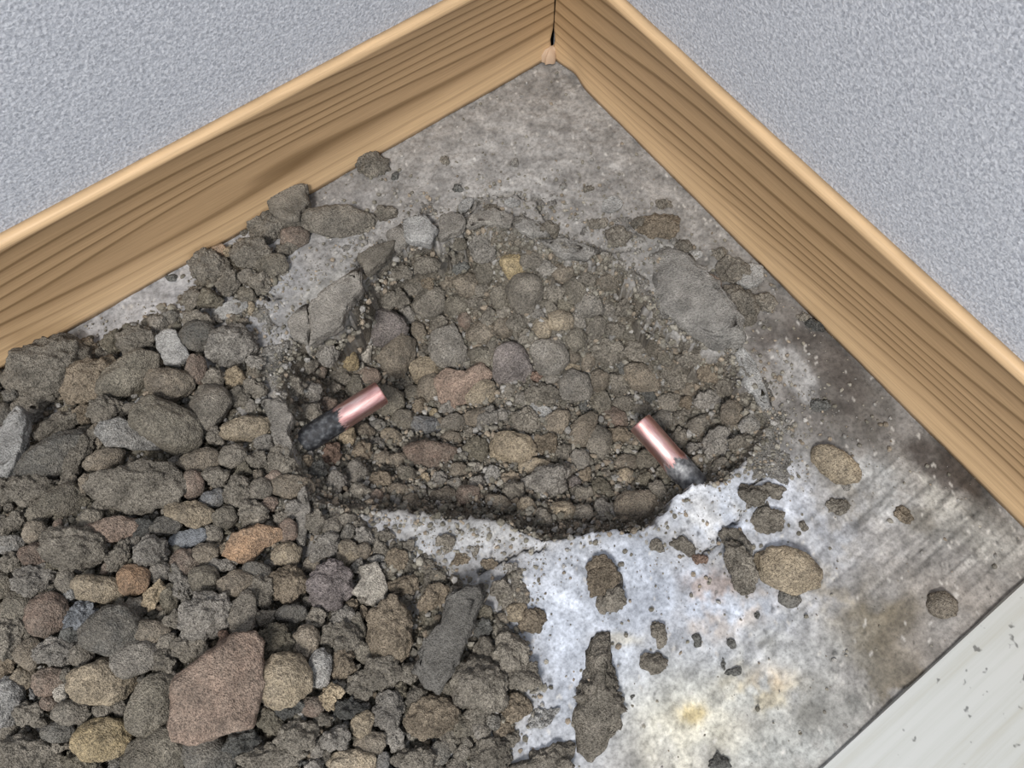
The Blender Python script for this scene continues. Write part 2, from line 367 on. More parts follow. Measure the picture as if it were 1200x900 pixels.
def build_floor():
    st = .00125
    xs = np.arange(-.86, .001, st); ys = np.arange(-.70, .001, st)
    x, y = np.meshgrid(xs, ys); u, v = proj(np.stack([x, y, np.zeros_like(x)], -1))
    jag = 5.5*fbm2(x, y, 75, 4, 4.4)
    sh = sdf(HOLE, u, v)+jag
    z = .0008*fbm2(x, y, 40, 4, 1.0)
    upper = smooth(360, 230, v)*smooth(1000, 800, u)                     # crusty upper zone
    z = z+.00028*fbm2(x, y, 330, 3, 6.0)*(.5+upper)
    z = z-.007*cracks(u+4*fbm2(x, y, 120, 3, 71.0), v+4*fbm2(x, y, 120, 3, 77.0), 2.6)
    rag = rim_drop(u, v)
    lip = smooth(-40, 0, sh)*smooth(9, 2, rag)                           # crumbled rims sag towards the hole
    z = z-.004*lip
    zed = -.075*smooth(0, 11, sh+5*fbm2(x, y, 330, 3, 17.0)*smooth(0, 3, sh))
    z = np.where(sh > 0, z+zed, z)
    wall = smooth(-.002, -.008, z)
    x0, y0 = x, y
    x = x+wall*.0016*noise3(np.stack([x*230, y*230, z*260], -1)); y = y+wall*.0016*noise3(np.stack([x*230+9, y*230, z*260+5], -1))
    col = np.empty(x.shape+(3,)); col[:] = (.215, .205, .195)
    NB = fbm2(x, y, 150, 4, 23.0, .62)
    for a, c, s, br in STAINS_SHEEN:
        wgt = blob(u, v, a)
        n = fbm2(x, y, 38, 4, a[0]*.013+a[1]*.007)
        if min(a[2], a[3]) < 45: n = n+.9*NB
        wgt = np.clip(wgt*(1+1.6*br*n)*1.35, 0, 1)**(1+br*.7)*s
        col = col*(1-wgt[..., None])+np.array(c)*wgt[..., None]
    # trowel scratches, running towards the upper right
    ang = math.radians(43)
    al = u*math.cos(ang)-v*math.sin(ang); ac = u*math.sin(ang)+v*math.cos(ang)
    scr = fbm2(al*.007, ac*.24, 1, 5, 3.3, .7)
    reg = np.clip(blob(u, v, (1075, 610, 100, 70, -20))*1.3+blob(u, v, (900, 740, 130, 40, 43))*.6+.06, 0, 1)*smooth(480, 560, v)*smooth(700, 800, u)
    col *= (1+.42*scr*reg)[..., None]
    # arcs left by a trowel on the pale patch
    rr = np.hypot(u-560, v-900); arc = fbm2(rr*.11, np.arctan2(v-900, u-560)*2.0, 1, 3, 7.7)
    reg = blob(u, v, (670, 680, 50, 45, 0))
    col *= (1+.35*arc*reg)[..., None]
    # fine mottling, white flecks and dark grit
    n = fbm2(x, y, 130, 4, 2.2, .65); col *= (1+.30*n)[..., None]
    f1, f2, fi = worley(x, y, 240, 33); fl = (f1 < .22) & (fi > .90)
    col[fl] = col[fl]*.4+np.array((.5, .48, .45))*.6
    f1, f2, fi = worley(x+3, y, 190, 41); ci2 = .5+.5*noise3(np.stack([x*90, y*90, x*0], -1)); fl = (f1 < .08+.22*ci2) & (fi > .93) & (v > 560)
    col[fl] = col[fl]*.45
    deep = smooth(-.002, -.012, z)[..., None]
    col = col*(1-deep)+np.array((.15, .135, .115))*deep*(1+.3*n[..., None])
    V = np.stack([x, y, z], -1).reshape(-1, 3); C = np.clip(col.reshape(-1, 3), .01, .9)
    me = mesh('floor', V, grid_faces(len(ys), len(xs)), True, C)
    link('floor', me, M_FLOOR, kind='structure', label='bare grey concrete floor with white stains, painted sheen and a broken hole')
build_floor()

# ------------------------------------------------------------------ loose debris surface
def debris_colour(u, v, x, y, edge, bi, ci, heapy, greyness):
    base = np.empty(x.shape+(3,)); base[:] = (.192, .169, .137)
    warm = smooth(-.4, .5, fbm2(x, y, 18, 3, 12.0))[..., None]
    base = base*(1-warm*.55)+np.array((.215, .20, .175))*warm*.55
    base = base*(.78+.44*bi[..., None])*(.9+.2*ci[..., None])
    pale_mottle = smooth(.2, .8, fbm2(x, y, 60, 3, 15.0))[..., None]  # paler mottling at random
    base = base*(1-.25*pale_mottle)+np.array((.28, .26, .23))*.25*pale_mottle
    g = greyness[..., None]; base = base*(1-g)+np.array((.245, .235, .220))*(.8+.3*bi[..., None])*g
    olive = heapy[..., None]*.6
    return np.clip(base*(1-olive)+base*np.array((.86, .86, .78))*olive, .01, .9)
FINE = {}
def build_debris():
    st = .00105
    xs = np.arange(-.80, -.012, st); ys = np.arange(-.66, -.010, st)
    x, y = np.meshgrid(xs, ys)
    H, u, v, sh, sp, edge, bi, ci = fill_height(x, y)
    FINE['H'] = np.where(sh > -1, H, np.maximum(H, 0)); FINE['g'] = (xs[0], ys[0], st)
    col = debris_colour(u, v, x, y, edge, bi, ci, smooth(0, 80, sp), .85*smooth(5, -5, sh)*smooth(10, -6, sp)*(1-.75*smooth(560, 620, v)))
    V = np.stack([x, y, H], -1).reshape(-1, 3)
    vis = (H > -.0022) | (sh > -14)
    vis &= (u > -230) & (v < 1150) & (u < 1250)
    pit = sh > -14
    f = vis[:-1, :-1] | vis[1:, 1:] | vis[1:, :-1] | vis[:-1, 1:]
    inpit = pit[:-1, :-1]
    for name, keep, lab, cat in (('crushed_fill', f & inpit, 'damp crumbly sand and crushed mortar bedding the stones in the hole', 'debris'),
                                 ('rubble_bed', f & ~inpit, 'dusty crushed mortar spread under the rubble heap and over the slab', 'debris')):
        F = grid_faces(len(ys), len(xs), keep)
        a, b_, c = compact(V, F, col.reshape(-1, 3))
        link(name, mesh(name, a, b_, True, c), M_DEBRIS, kind='stuff', label=lab, cat=cat)
build_debris()

# ------------------------------------------------------------------ walls, boards, laminate
def prism(name, poly_lo, poly_hi, mat, **k):
    n = len(poly_lo); V = list(poly_lo)+list(poly_hi)
    me = bpy.data.meshes.new(name)
    me.from_pydata([tuple(p) for p in V], [], [list(range(n))[::-1], list(range(n, 2*n))]+[[i, (i+1) % n, n+(i+1) % n, n+i] for i in range(n)])
    return link(name, me, mat, **k)
def box(name, lo, hi, mat, **k):
    x0, y0, z0 = lo; x1, y1, z1 = hi
    return prism(name, [(x0, y0, z0), (x1, y0, z0), (x1, y1, z0), (x0, y1, z0)], [(x0, y0, z1), (x1, y0, z1), (x1, y1, z1), (x0, y1, z1)], mat, **k)
M_WALL = wallpaper_mat()
box('wall_left', (-1.6, 0, -.1), (.1, .1, 2.3), M_WALL, kind='structure', label='grey textured wallpaper wall on the left of the corner')
box('wall_right', (0, -1.6, -.1), (.1, 0, 2.3), M_WALL, kind='structure', label='grey textured wallpaper wall on the right of the corner')
PROF = [(0.0, .0006), (.0079, .0006), (.0079, .0040), (.0074, .0085), (.0064, .0150), (.0056, .0220), (.0052, .0300), (.0050, .050), (.0050, .0735), (.0056, .0752), (.0058, .0768), (.0052, .0786), (.0038, .0797), (0.0, .0800)]
def board(name, along, mat, length, gap, label, seed):
    n = 240; V = []; r = random.Random(seed)
    P = PROF[::-1]
    for k in range(n+1):
        t = k/n; s = length*t**1.35
        for (d, z) in P:
            gz = gap+.0016*math.exp(-((z-.0150)/.004)**2)+.0003*math.sin(z*140)
            ss = max(s, d+gz)                                          # mitred at the corner
            zz = z
            if name == 'baseboard_right' and z < .012 and d > 0:          # broken notch at the foot of the board near the corner
                c = math.exp(-((ss-.030)/.010)**2); zz = z+.0022*c
                d2 = d-.0017*c
            else: d2 = d
            if z < .002 and d > 0: zz += .0003*math.sin(ss*90)+.0002*math.sin(ss*411)
            V.append((-ss, -d2, zz) if along == 'X' else (-d2, -ss, zz))
    m = len(P); F = []
    for k in range(n):
        for j in range(m):
            a = k*m+j; b = k*m+(j+1) % m; c = b+m; d = a+m
            F.append((a, b, c, d) if along == 'X' else (a, d, c, b))
    me = mesh(name, V, F, False)
    for p in me.polygons: p.use_smooth = True
    o = link(name, me, mat, kind='structure', label=label)
    bev = None
    return o
board('baseboard_left', 'X', wood_mat('wood_left', 'X', 3.1), 1.5, .0004, 'wood-grain baseboard along the left wall with rounded top edge', 1)
board('baseboard_right', 'Y', wood_mat('wood_right', 'Y', 8.6), 1.5, .0004, 'wood-grain baseboard along the right wall with rounded top edge', 2)
def corner_putty():
    r = np.random.default_rng(4); n = 28; V = [(0, 0, .0035)]; t = np.linspace(0, 2*math.pi, n, endpoint=False)
    V[0] = (-.0080, -.0080, .0105)
    for k, (sx, z) in enumerate(((.55, .0098), (1.0, .0060), (1.06, .0010))):
        for q in t:
            R0 = .0052*sx*(1+.18*math.sin(3*q+1)+.10*math.sin(7*q)); V.append((-.0085+R0*math.cos(q)*1.35-.0012, -.0085+R0*math.sin(q)*.8, z+.0006*math.sin(5*q)))
    F = [(0, 1+i, 1+(i+1) % n) for i in range(n)]
    for k in range(2):
        for i in range(n):
            a = 1+k*n+i; b = 1+k*n+(i+1) % n; F += [(a, a+n, b+n), (a, b+n, b)]
    m, nt, b, N, L = nodes_mat('putty'); b.inputs['Base Color'].default_value = (.42, .295, .20, 1); b.inputs['Roughness'].default_value = .8
    link('filler_patch', mesh('filler_patch', V, F), m, label='small pinkish tan putty patch filling the foot of the baseboard corner', cat='filler')
corner_putty()
TY = -5.356*UNIT
def build_laminate():
    a = math.radians(0)
    o = box('trim_1', (-1.0, -1.1, -.004), (-.012, TY, .0032), laminate_mat(), kind='structure', label='edge of the white wood-grain laminate flooring beyond the bare concrete')
build_laminate()

# ------------------------------------------------------------------ stones, mortar lumps and slabs
COL = dict(c=(.215,.205,.190), e=(.150,.142,.130), g=(.202,.182,.153), v=(.165,.148,.116), b=(.218,.180,.136), o=(.34,.215,.13), p=(.300,.215,.168), t=(.35,.285,.20), y=(.38,.295,.165), w=(.50,.46,.40),
           l=(.30,.295,.285), d=(.095,.094,.088), n=(.20,.21,.225), r=(.200,.140,.110), k=(.235,.218,.195), u=(.20,.174,.168))
WORD = dict(c='grey', e='dark grey', g='grey', v='olive', b='brown', o='orange-brown', p='pinkish brown', t='tan', y='yellow-tan', w='whitish', l='pale grey', d='dark grey', n='blue-grey',
            r='reddish brown', k='dusty grey', u='purplish grey')
SHW = dict(r='rounded', a='angular', m='crumbly', f='flat')
# u v semi-axis a, b, angle, colour, shape | short name | full label
ROCKS = '''
61 430 44 33 8 g m|broad mortar lump with a pit|broad grey mortar lump with a small dark pit beside the left baseboard
110 446 35 26 18 b m|brown lump by the baseboard|brown crumbly mortar lump beside the one with a small pit
163 402 22 20 0 g m
152 440 38 20 35 v r|long olive cobble|long olive rounded cobble lying slanted at the top of the heap
232 393 20 19 0 d r|dark round stone|dark grey round stone beside the smooth pale slab fragment
270 405 31 24 15 k m|large grainy lump|large grainy grey mortar lump left of the cracked crust
231 433 13 19 10 r r|small red stone|small reddish brown egg-shaped stone under the dark round stone
201 450 27 19 -5 b r|egg-shaped brown stone|egg-shaped brown stone right of the long olive cobble
251 446 14 14 0 g m
247 477 24 24 0 g a
197 500 43 29 -32 v r|big oval cobble|big oval grey-olive cobble behind the pale angular shard
125 482 20 18 0 g m
62 534 38 24 32 d r|dark cobble with crust|dark cobble with a sandy crust at the left edge of the heap
70 499 32 13 25 g m
92 536 36 12 62 g m|upright mortar strip|narrow mortar strip leaning against the dark cobble
122 539 23 12 15 b r
162 570 53 31 2 g m|largest knobbly lump|largest knobbly grey mortar lump below the pale angular shard
75 586 27 17 15 v r
40 573 30 18 0 g m
8 575 16 18 0 g m
225 604 28 14 -18 t a|cream and tan stone|cream and tan cracked stone above the blue-grey flake
234 540 23 14 12 b r
288 503 31 15 4 t r|pale flat-topped cobble|pale sandy cobble beside the hole's crusted left rim
252 512 12 12 0 g m
273 535 17 14 10 g r
254 560 16 13 0 g m
278 578 18 18 0 g m
225 568 13 18 0 r r
251 583 14 10 20 n r
197 553 12 9 0 b r
103 566 10 12 0 b r
8 487 12 15 20 d r
48 463 20 14 0 g m
135 620 29 13 4 p r|long pinkish pebble|long pinkish brown pebble under the largest knobbly lump
195 617 18 12 10 d r
220 631 23 10 15 n f|blue-grey flake|blue-grey flat flake lying under the cream and tan stone
177 647 20 19 0 k m|round grainy lump|round grainy lump left of the blue-grey flake
240 650 16 14 0 b r
88 642 35 25 -10 g m|wide lump on the left|wide olive-grey mortar lump above the sandy oval pebble
42 651 19 14 0 r r
139 651 12 21 -15 g m
40 679 23 17 5 k m
117 691 30 16 -5 t r|sandy oval pebble|sandy oval pebble at the left of the wet orange pebble
157 680 18 20 20 o r|wet orange pebble|wet orange-brown pebble in the left part of the heap
181 697 12 17 -15 t m
199 703 11 16 0 v m
212 686 11 23 25 k m
240 680 18 16 -20 v r
278 686 23 17 8 b r
57 720 22 25 10 r r|squat red-brown stone|squat red-brown stone near the left edge of the heap
20 712 17 20 0 v r
97 721 19 17 0 n m
131 738 34 28 28 d r|dark pitted cobble|dark pitted cobble above the wet tan cobble
242 722 33 25 22 k m|pale knobbly lump|pale knobbly mortar lump above the pink-brown stone
175 740 22 14 5 b r
160 774 25 20 10 k a
222 760 22 12 0 g m
194 776 14 13 0 g m
66 764 22 18 0 k m
35 766 15 18 0 b r
10 746 24 28 0 g m
121 797 37 25 0 t r|wet tan cobble|wet tan rounded cobble left of the upright olive cobble
178 828 25 36 -14 v r|upright olive cobble|upright olive egg-shaped cobble left of the pink-brown stone
57 798 20 16 0 p r
73 813 8 10 20 w a|bright chip|bright whitish chip of stone in the lower left of the heap
85 834 21 14 -8 g r
121 831 11 9 0 g r
122 866 33 25 10 y r|yellow-tan rough stone|yellow-tan rough stone near the bottom edge left of the olive cobbles
186 880 36 30 10 v r|low olive cobble|broad olive cobble at the bottom edge under the upright olive cobble
8 822 20 26 0 l r|smooth grey stone at the edge|smooth pale grey stone cut by the left edge of the picture
36 838 20 13 -20 g m
32 884 33 23 0 g m
95 890 22 16 0 v m
240 882 24 24 0 d r
268 888 12 26 -8 d r
70 857 20 13 0 d r
81 790 7 11 0 g m
264 606 14 12 0 v r
297 601 17 15 0 g m
306 574 14 13 0 g r
342 571 25 15 -12 b r|grey-brown cobble at the rim|grey-brown cobble at the lower left rim of the hole
316 590 10 9 0 r r
349 597 13 12 0 k m
329 607 10 9 0 g m
265 662 16 8 0 k m
337 650 17 14 0 t r
337 623 12 14 0 r r
380 641 21 14 45 k m
371 612 13 16 0 g m
300 672 19 13 -20 d r
337 686 22 22 0 b m|brown-topped lump|brown-topped lump between two red-brown pebbles and the round purplish lump
308 694 15 20 0 g m
386 686 27 28 0 u m|round purplish lump|round purplish grey lump left of the pale cream wedge
472 687 18 12 15 b m
459 741 29 37 -5 b m|tall brown block|tall brown grainy block left of the slate slab
285 722 14 25 -10 g a
342 719 19 12 5 d r
370 722 14 11 0 g m
320 753 22 21 0 v m|round olive lump|round olive lump right of the pink-brown stone
359 751 16 19 0 b r
405 750 17 20 10 g m
402 722 13 14 0 k m
385 746 10 13 0 g m
466 656 12 14 0 b m
441 655 10 6 10 l r
427 645 9 9 0 b r
407 609 11 8 0 g r
421 738 8 18 10 v r
333 798 29 27 -20 t a|pale tan rough stone|pale tan rough stone with a dark hollow right of the pink-brown stone
375 783 13 21 5 l r|white-veined grey pebble|grey pebble with a pale end beside the pale tan rough stone
402 780 13 18 10 b m
424 804 18 17 0 g m
449 788 22 19 -20 g m
386 817 13 17 -20 t m
455 832 19 23 -10 k m|fist-shaped grainy lump|upright grainy lump below the slate slab's lower corner
379 844 13 9 0 g m
424 849 14 14 0 t r|round speckled pebble|round speckled tan pebble near the bottom edge
394 866 18 15 0 k m
407 832 17 14 0 d m
436 870 19 13 10 b r
412 893 26 14 0 t r
337 830 22 10 10 d m
348 862 26 18 0 g m
323 886 40 17 8 g m|long lump at the bottom edge|long grey lump lying along the bottom edge
284 868 20 19 0 d m
450 892 8 11 0 l r
506 838 33 25 25 b m|wide brown lump|wide brown lump below the slate slab
507 700 13 21 -35 b m
560 803 33 33 0 g m|broad cracked lump|broad cracked grey lump right of the slate slab
613 791 23 18 0 g m
597 767 22 23 0 g m
567 762 14 16 0 g m
567 738 12 12 0 d m
605 717 12 11 20 t r|pale pebble in a lump|pale tan pebble stuck in a lump at the stained slab's edge
624 727 15 15 0 b m
604 829 18 17 0 b m
490 815 16 14 10 g m
577 884 25 22 20 g m
487 890 26 17 0 g m
560 832 15 14 0 g m
593 852 10 12 0 b m
597 866 13 9 0 g m
397 260 44 20 -3 g r|long grey cobble by the baseboard|long dusty grey cobble lying near the left baseboard
317 271 24 19 20 g m|lump against the baseboard|pale grey lump leaning on the baseboard left of the long grey cobble
282 267 12 9 -20 g m
345 278 16 13 0 r r
320 311 18 12 5 v r
295 299 24 19 0 g m
247 312 20 21 0 g m
257 294 9 8 0 o r
267 331 13 17 -20 g m
247 351 15 12 0 v m
226 353 12 15 0 g m
270 363 21 9 20 l f
232 379 16 14 0 g m
337 291 13 10 0 g m
207 303 5 8 -10 n a|chip stuck to the baseboard|tiny blue-grey chip resting on the foot of the left baseboard
294 361 4 8 0 t r
203 325 7 5 0 d m
437 195 21 15 -15 g m|lump nearest the corner|grey crumbly lump against the left baseboard nearest the room corner
567 289 20 19 0 k m
602 313 14 16 30 y r|smooth yellow pebble|smooth yellow-tan pebble at the top of the hole
616 343 22 24 10 g r|round grey cobble|round grey cobble just below the smooth yellow pebble
523 331 7 8 0 b r
547 334 16 14 0 b r
502 353 18 18 0 g a
537 358 16 13 10 v r
453 344 28 15 -25 g m
477 368 11 12 0 k m
446 386 29 24 10 u r|purplish oval cobble|purplish brown oval cobble under the left crust of the hole
465 417 20 31 -20 b r|tan standing cobble|grainy tan-brown cobble overlapping the purplish oval one
491 391 9 16 10 b r
408 419 11 17 20 y r|yellow glossy pebble|yellow glossy pebble above the left copper pipe
427 413 10 11 0 w a|pinkish white chip|pinkish white chip beside the yellow glossy pebble
495 434 17 15 10 t a|pale tan angular stone|pale tan angular stone left of the heart-shaped stone
527 408 22 26 10 k a|dusty triangular stone|dusty grey triangular stone above the heart-shaped stone
563 391 18 14 10 b r
565 418 16 13 -10 v r
601 429 22 25 10 u a|purplish angular stone|purplish grey angular stone right of the heart-shaped stone
657 376 16 12 0 t r
675 397 14 14 0 v r
642 417 21 21 0 k a
688 424 8 11 -20 b r
670 431 10 6 -10 t r
692 357 16 13 -15 k a
590 384 12 12 0 b r
630 367 9 8 0 k m
505 457 16 18 0 b r
565 462 20 15 35 t r
485 461 11 9 0 v r
500 500 17 13 -10 n a|blue-grey angular stone|blue-grey angular stone right of the left copper pipe
509 485 6 6 0 y r
532 497 15 12 0 g r
529 513 13 9 -10 b r
505 534 32 17 -6 r r|red-brown flat cobble|red-brown dark cobble in the lower middle of the hole
558 527 15 16 0 v m
562 489 18 12 10 b r
536 552 12 10 0 b r
515 562 11 9 0 k m
465 541 13 10 0 b r
440 501 11 10 0 d r
425 507 12 12 0 b r
442 520 11 9 0 k m
455 473 19 21 10 v r|stone under the pipe mouth|dark olive stone directly beside the left pipe's open end
432 440 13 11 -20 p r
397 440 14 12 0 g m
385 453 14 10 -20 g m
467 576 13 9 0 b r
490 575 9 8 0 g m
560 568 11 11 0 k m
330 541 18 20 0 g m
700 446 14 14 0 b r|round brown pebble|round glossy brown pebble in the middle right of the hole
670 455 20 22 0 k a
712 413 22 16 0 g m
752 412 21 12 0 g m
753 442 23 16 -35 b r
635 462 20 15 0 g m
632 481 14 9 -25 l f
615 495 18 17 0 g m
570 491 14 15 0 k m
600 525 28 20 -8 t r|broad brown cobble|broad grainy brown cobble in the lower middle of the hole
652 496 18 13 30 b r
680 508 29 15 55 b r|slanting leaf-shaped stone|slanting leaf-shaped brown stone left of the right copper pipe
720 490 18 12 -22 r r|glossy brown pebble|glossy dark brown pebble just left of the right pipe's mouth
702 521 16 22 0 g r
625 548 18 11 5 t r
638 569 31 21 32 k m|wide dusty stone|wide dusty stone near the lower rim of the hole
577 557 9 12 -10 l r
672 565 8 8 0 u r
732 559 10 9 0 t r
735 543 14 10 0 b r
762 541 16 14 0 v r
745 599 29 25 0 b r|sandy round cobble|sandy round brown cobble at the lower right rim of the hole
682 579 14 12 0 g m
710 557 13 8 0 g m
842 521 18 21 -20 k m
817 527 11 9 0 k m
791 441 14 17 0 g m
797 572 8 8 0 t m
730 473 12 13 0 g m
752 478 12 7 -20 g f
590 487 11 9 0 k m
660 530 10 9 0 g m
594 461 8 12 0 g r
720 385 14 9 0 g m
620 395 12 8 0 g m
735 360 14 11 0 g m
560 355 10 8 0 g m
650 340 14 12 0 g m
690 325 14 10 0 g m
470 320 14 10 0 g m
500 312 16 12 0 g m
530 300 12 10 0 g m
640 315 12 10 0 k m
830 470 16 12 0 k m
800 490 14 11 0 g m
850 450 12 14 0 g m
810 420 16 10 0 g m
772 267 28 16 5 b m|flat brown lump|flat brown sandy lump near the right baseboard above the hole
778 240 10 8 0 g m
723 278 15 12 0 g m
717 240 12 9 10 l f
830 334 14 13 0 r r|small round brown pebble|small round brown pebble on the upper right of the slab
862 361 24 26 0 g m|mossy round lump|rough round grey lump between the hole and the right baseboard
857 317 20 15 0 g m
880 324 17 13 20 l f
893 355 14 12 0 g m
800 290 10 7 0 g m
843 297 11 9 0 g m
815 300 9 5 30 l f
953 381 14 8 -30 d m
940 372 9 6 0 g m
981 545 28 19 -33 t r|pale tan cobble on the slab|pale tan cobble on the dark slab beside the right baseboard
962 475 12 9 0 d m
921 668 39 26 -20 t r|smooth tan oval stone|smooth tan oval stone lying on the white-stained slab
924 702 13 9 -20 d r
868 663 16 33 12 g m|brown lump by the tan stone|tall brownish lump just left of the smooth tan oval stone
771 742 8 16 25 g m
766 777 16 13 -10 g m
706 678 18 22 0 b m
720 702 14 16 0 g m
1103 709 18 15 -20 b r|brown pebble near the laminate|small brown pebble with a dark rim near the laminate edge
887 722 4 6 0 d m
857 757 4 6 0 d m
848 778 4 8 0 d m
818 750 4 6 0 d m
940 617 7 6 0 g m
983 593 12 10 0 g m
742 815 7 5 0 d m
858 788 8 4 20 d m
1057 604 11 9 0 b m
843 893 13 10 0 d m
899 610 20 14 10 g m
883 580 18 13 0 g m
905 575 14 11 0 g m
800 640 16 9 -20 g m
855 630 14 12 0 g m
770 640 10 7 0 g m
820 655 9 6 0 r m
660 218 5 4 0 l r
603 192 5 6 0 l r
520 190 6 7 0 g m
535 222 6 5 0 d m
463 207 6 5 0 d m
690 222 7 5 20 g m
600 238 9 5 0 l f
640 270 16 10 0 g m
610 262 14 9 0 k m
700 262 12 8 0 g m
750 262 10 8 0 g m
660 295 14 9 0 g m
452 250 14 10 0 g m
430 262 10 12 0 g m
545 240 10 6 30 l f
575 245 9 7 0 g m
310 520 12 9 0 k m
300 455 14 10 0 g m
330 465 10 8 0 k m
298 425 12 10 0 k m
300 540 12 11 0 g m
320 560 9 8 0 r r
430 700 10 8 0 g m
500 665 12 9 0 g m
540 655 11 8 0 b m
575 660 9 7 0 b m
585 690 12 10 0 g m
560 700 10 9 0 g m
600 665 8 7 0 k m
520 635 12 8 0 g m
450 628 12 7 0 g m
480 640 9 7 0 g m
'''
POLYS = '''
255 807 p .75 s 0 207,800 212,845 216,858 240,862 295,846 303,802 298,760 287,748 262,751 240,770|pink-brown stone|largest flat pink-brown stone with a straight right side in the lower left heap
543 452 p .62 s 0 514,445 526,433 545,437 560,427 574,437 570,452 548,470 530,479 518,468|heart-shaped stone|heart-shaped pinkish brown stone in the middle of the hole
295 637 o .55 s 0 267,640 275,625 300,616 325,621 329,631 308,642 294,660 265,650|orange wedge stone|orange-brown wedge-shaped stone right of the blue-grey flake
434 687 w .55 s 0 413,694 425,677 420,667 440,662 452,686 450,706 433,706|pale cream wedge|pale cream wedge-shaped stone right of the round purplish lump
150 510 l .5 s 0 115,508 122,495 142,490 172,508 186,525 185,528 165,527 130,523|pale angular shard|pale grey angular shard in the upper left of the heap
522 748 e .22 f 10 523,700 550,685 564,686 564,705 552,740 535,780 515,808 500,800 485,785 497,750 518,730|slate slab|long flat slate slab with sandy crust leaning in the lower middle
17 518 l .45 f 12 -4,520 14,486 25,476 34,488 31,520 20,548 10,560 -6,555|flat grey slab at the edge|flat smooth grey slab cut by the left edge of the picture
207 406 l .3 f 3 185,398 192,388 206,386 223,416 222,420 203,430 188,418|smooth slab fragment|smooth pale grey slab fragment left of the dark round stone
337 240 g .45 f 8 310,231 322,219 340,217 361,222 362,240 352,262 337,264 317,251|tilted flat piece|flat grey mortar piece tilted on the foot of the left baseboard
702 815 g .5 m 0 702,739 714,746 718,783 728,820 730,858 695,890 679,872 667,835 676,807 686,790 686,758|tall mortar wedge|tall wedge of grey mortar on the pale slab at the bottom
641 841 l .5 m 0 620,853 627,827 658,828 656,841 634,856|small smooth-faced block|small smooth-faced mortar block left of the tall mortar wedge
640 893 g .5 m 0 597,898 660,858 676,874 669,905 640,925 600,918|slanted slab at the bottom edge|slanted sandy slab cut by the bottom edge of the picture
350 384 k .4 f 4 338,380 349,363 360,358 363,385 362,405 343,397|outer crust plate|grey crust plate with a crack on the hole's upper left rim
394 362 k .3 f 4 363,358 385,340 412,322 424,317 426,340 408,363 403,382 366,405 366,380|inner crust plate|larger grey crust plate overhanging the hole's upper left rim
441 303 g .4 f 3 420,303 447,287 468,284 450,308 430,324|sagging crust piece|narrow sagging crust piece above the larger crust plate
493 271 l .4 f 4 473,261 497,253 513,272 504,289 475,284|smooth crust plate|smooth pale grey crust plate at the top rim of the hole
528 267 k .4 f 3 515,255 530,250 546,258 544,270 515,283|ragged crust plate|ragged grey crust plate right of the smooth pale one
800 352 c .3 f -4 737,312 760,294 800,300 835,343 860,385 864,416 832,413 795,391 765,362 748,337|overhanging slab|large smooth slab piece overhanging the upper right of the hole
884 440 l .2 f 0 865,402 885,428 905,478 894,479 872,447 861,420|thin crust strip|thin smooth grey crust strip along the hole's right rim
468 280 k .4 f 3 455,273 470,265 482,282 468,294 453,290|small rim plate|small grey rim plate wedged beside the smooth pale one
574 256 k .4 f 3 548,254 574,246 601,253 598,266 568,263 550,268|long rim plate|long ragged grey plate along the top rim of the hole
662 292 c .4 f 2 634,283 662,281 696,292 690,305 656,302|low rim plate|low grey plate on the upper rim left of the overhanging slab
622 267 c .4 f 2 604,257 630,261 644,276 622,278 603,270|crumbling rim plate|crumbling grey plate between the long and the low rim plates
324 503 k .35 f 3 305,470 330,466 344,488 338,508 346,528 332,546 322,520 318,495|pale mortar ridge|pale mortar ridge along the left rim of the hole
355 605 k .4 f 3 349,575 361,570 363,600 358,638 349,642 348,608|narrow mortar ridge|narrow upright mortar ridge at the lower left rim
'''
def ico(n):
    import bmesh
    bm = bmesh.new(); bmesh.ops.create_icosphere(bm, subdivisions=n, radius=1)
    V = np.array([v.co[:] for v in bm.verts]); F = np.array([[v.index for v in f.verts] for f in bm.faces]); bm.free()
    V /= np.linalg.norm(V, axis=1)[:, None]
    return V, F
ICO = {k: ico(k) for k in (1, 2, 3, 4, 5)}
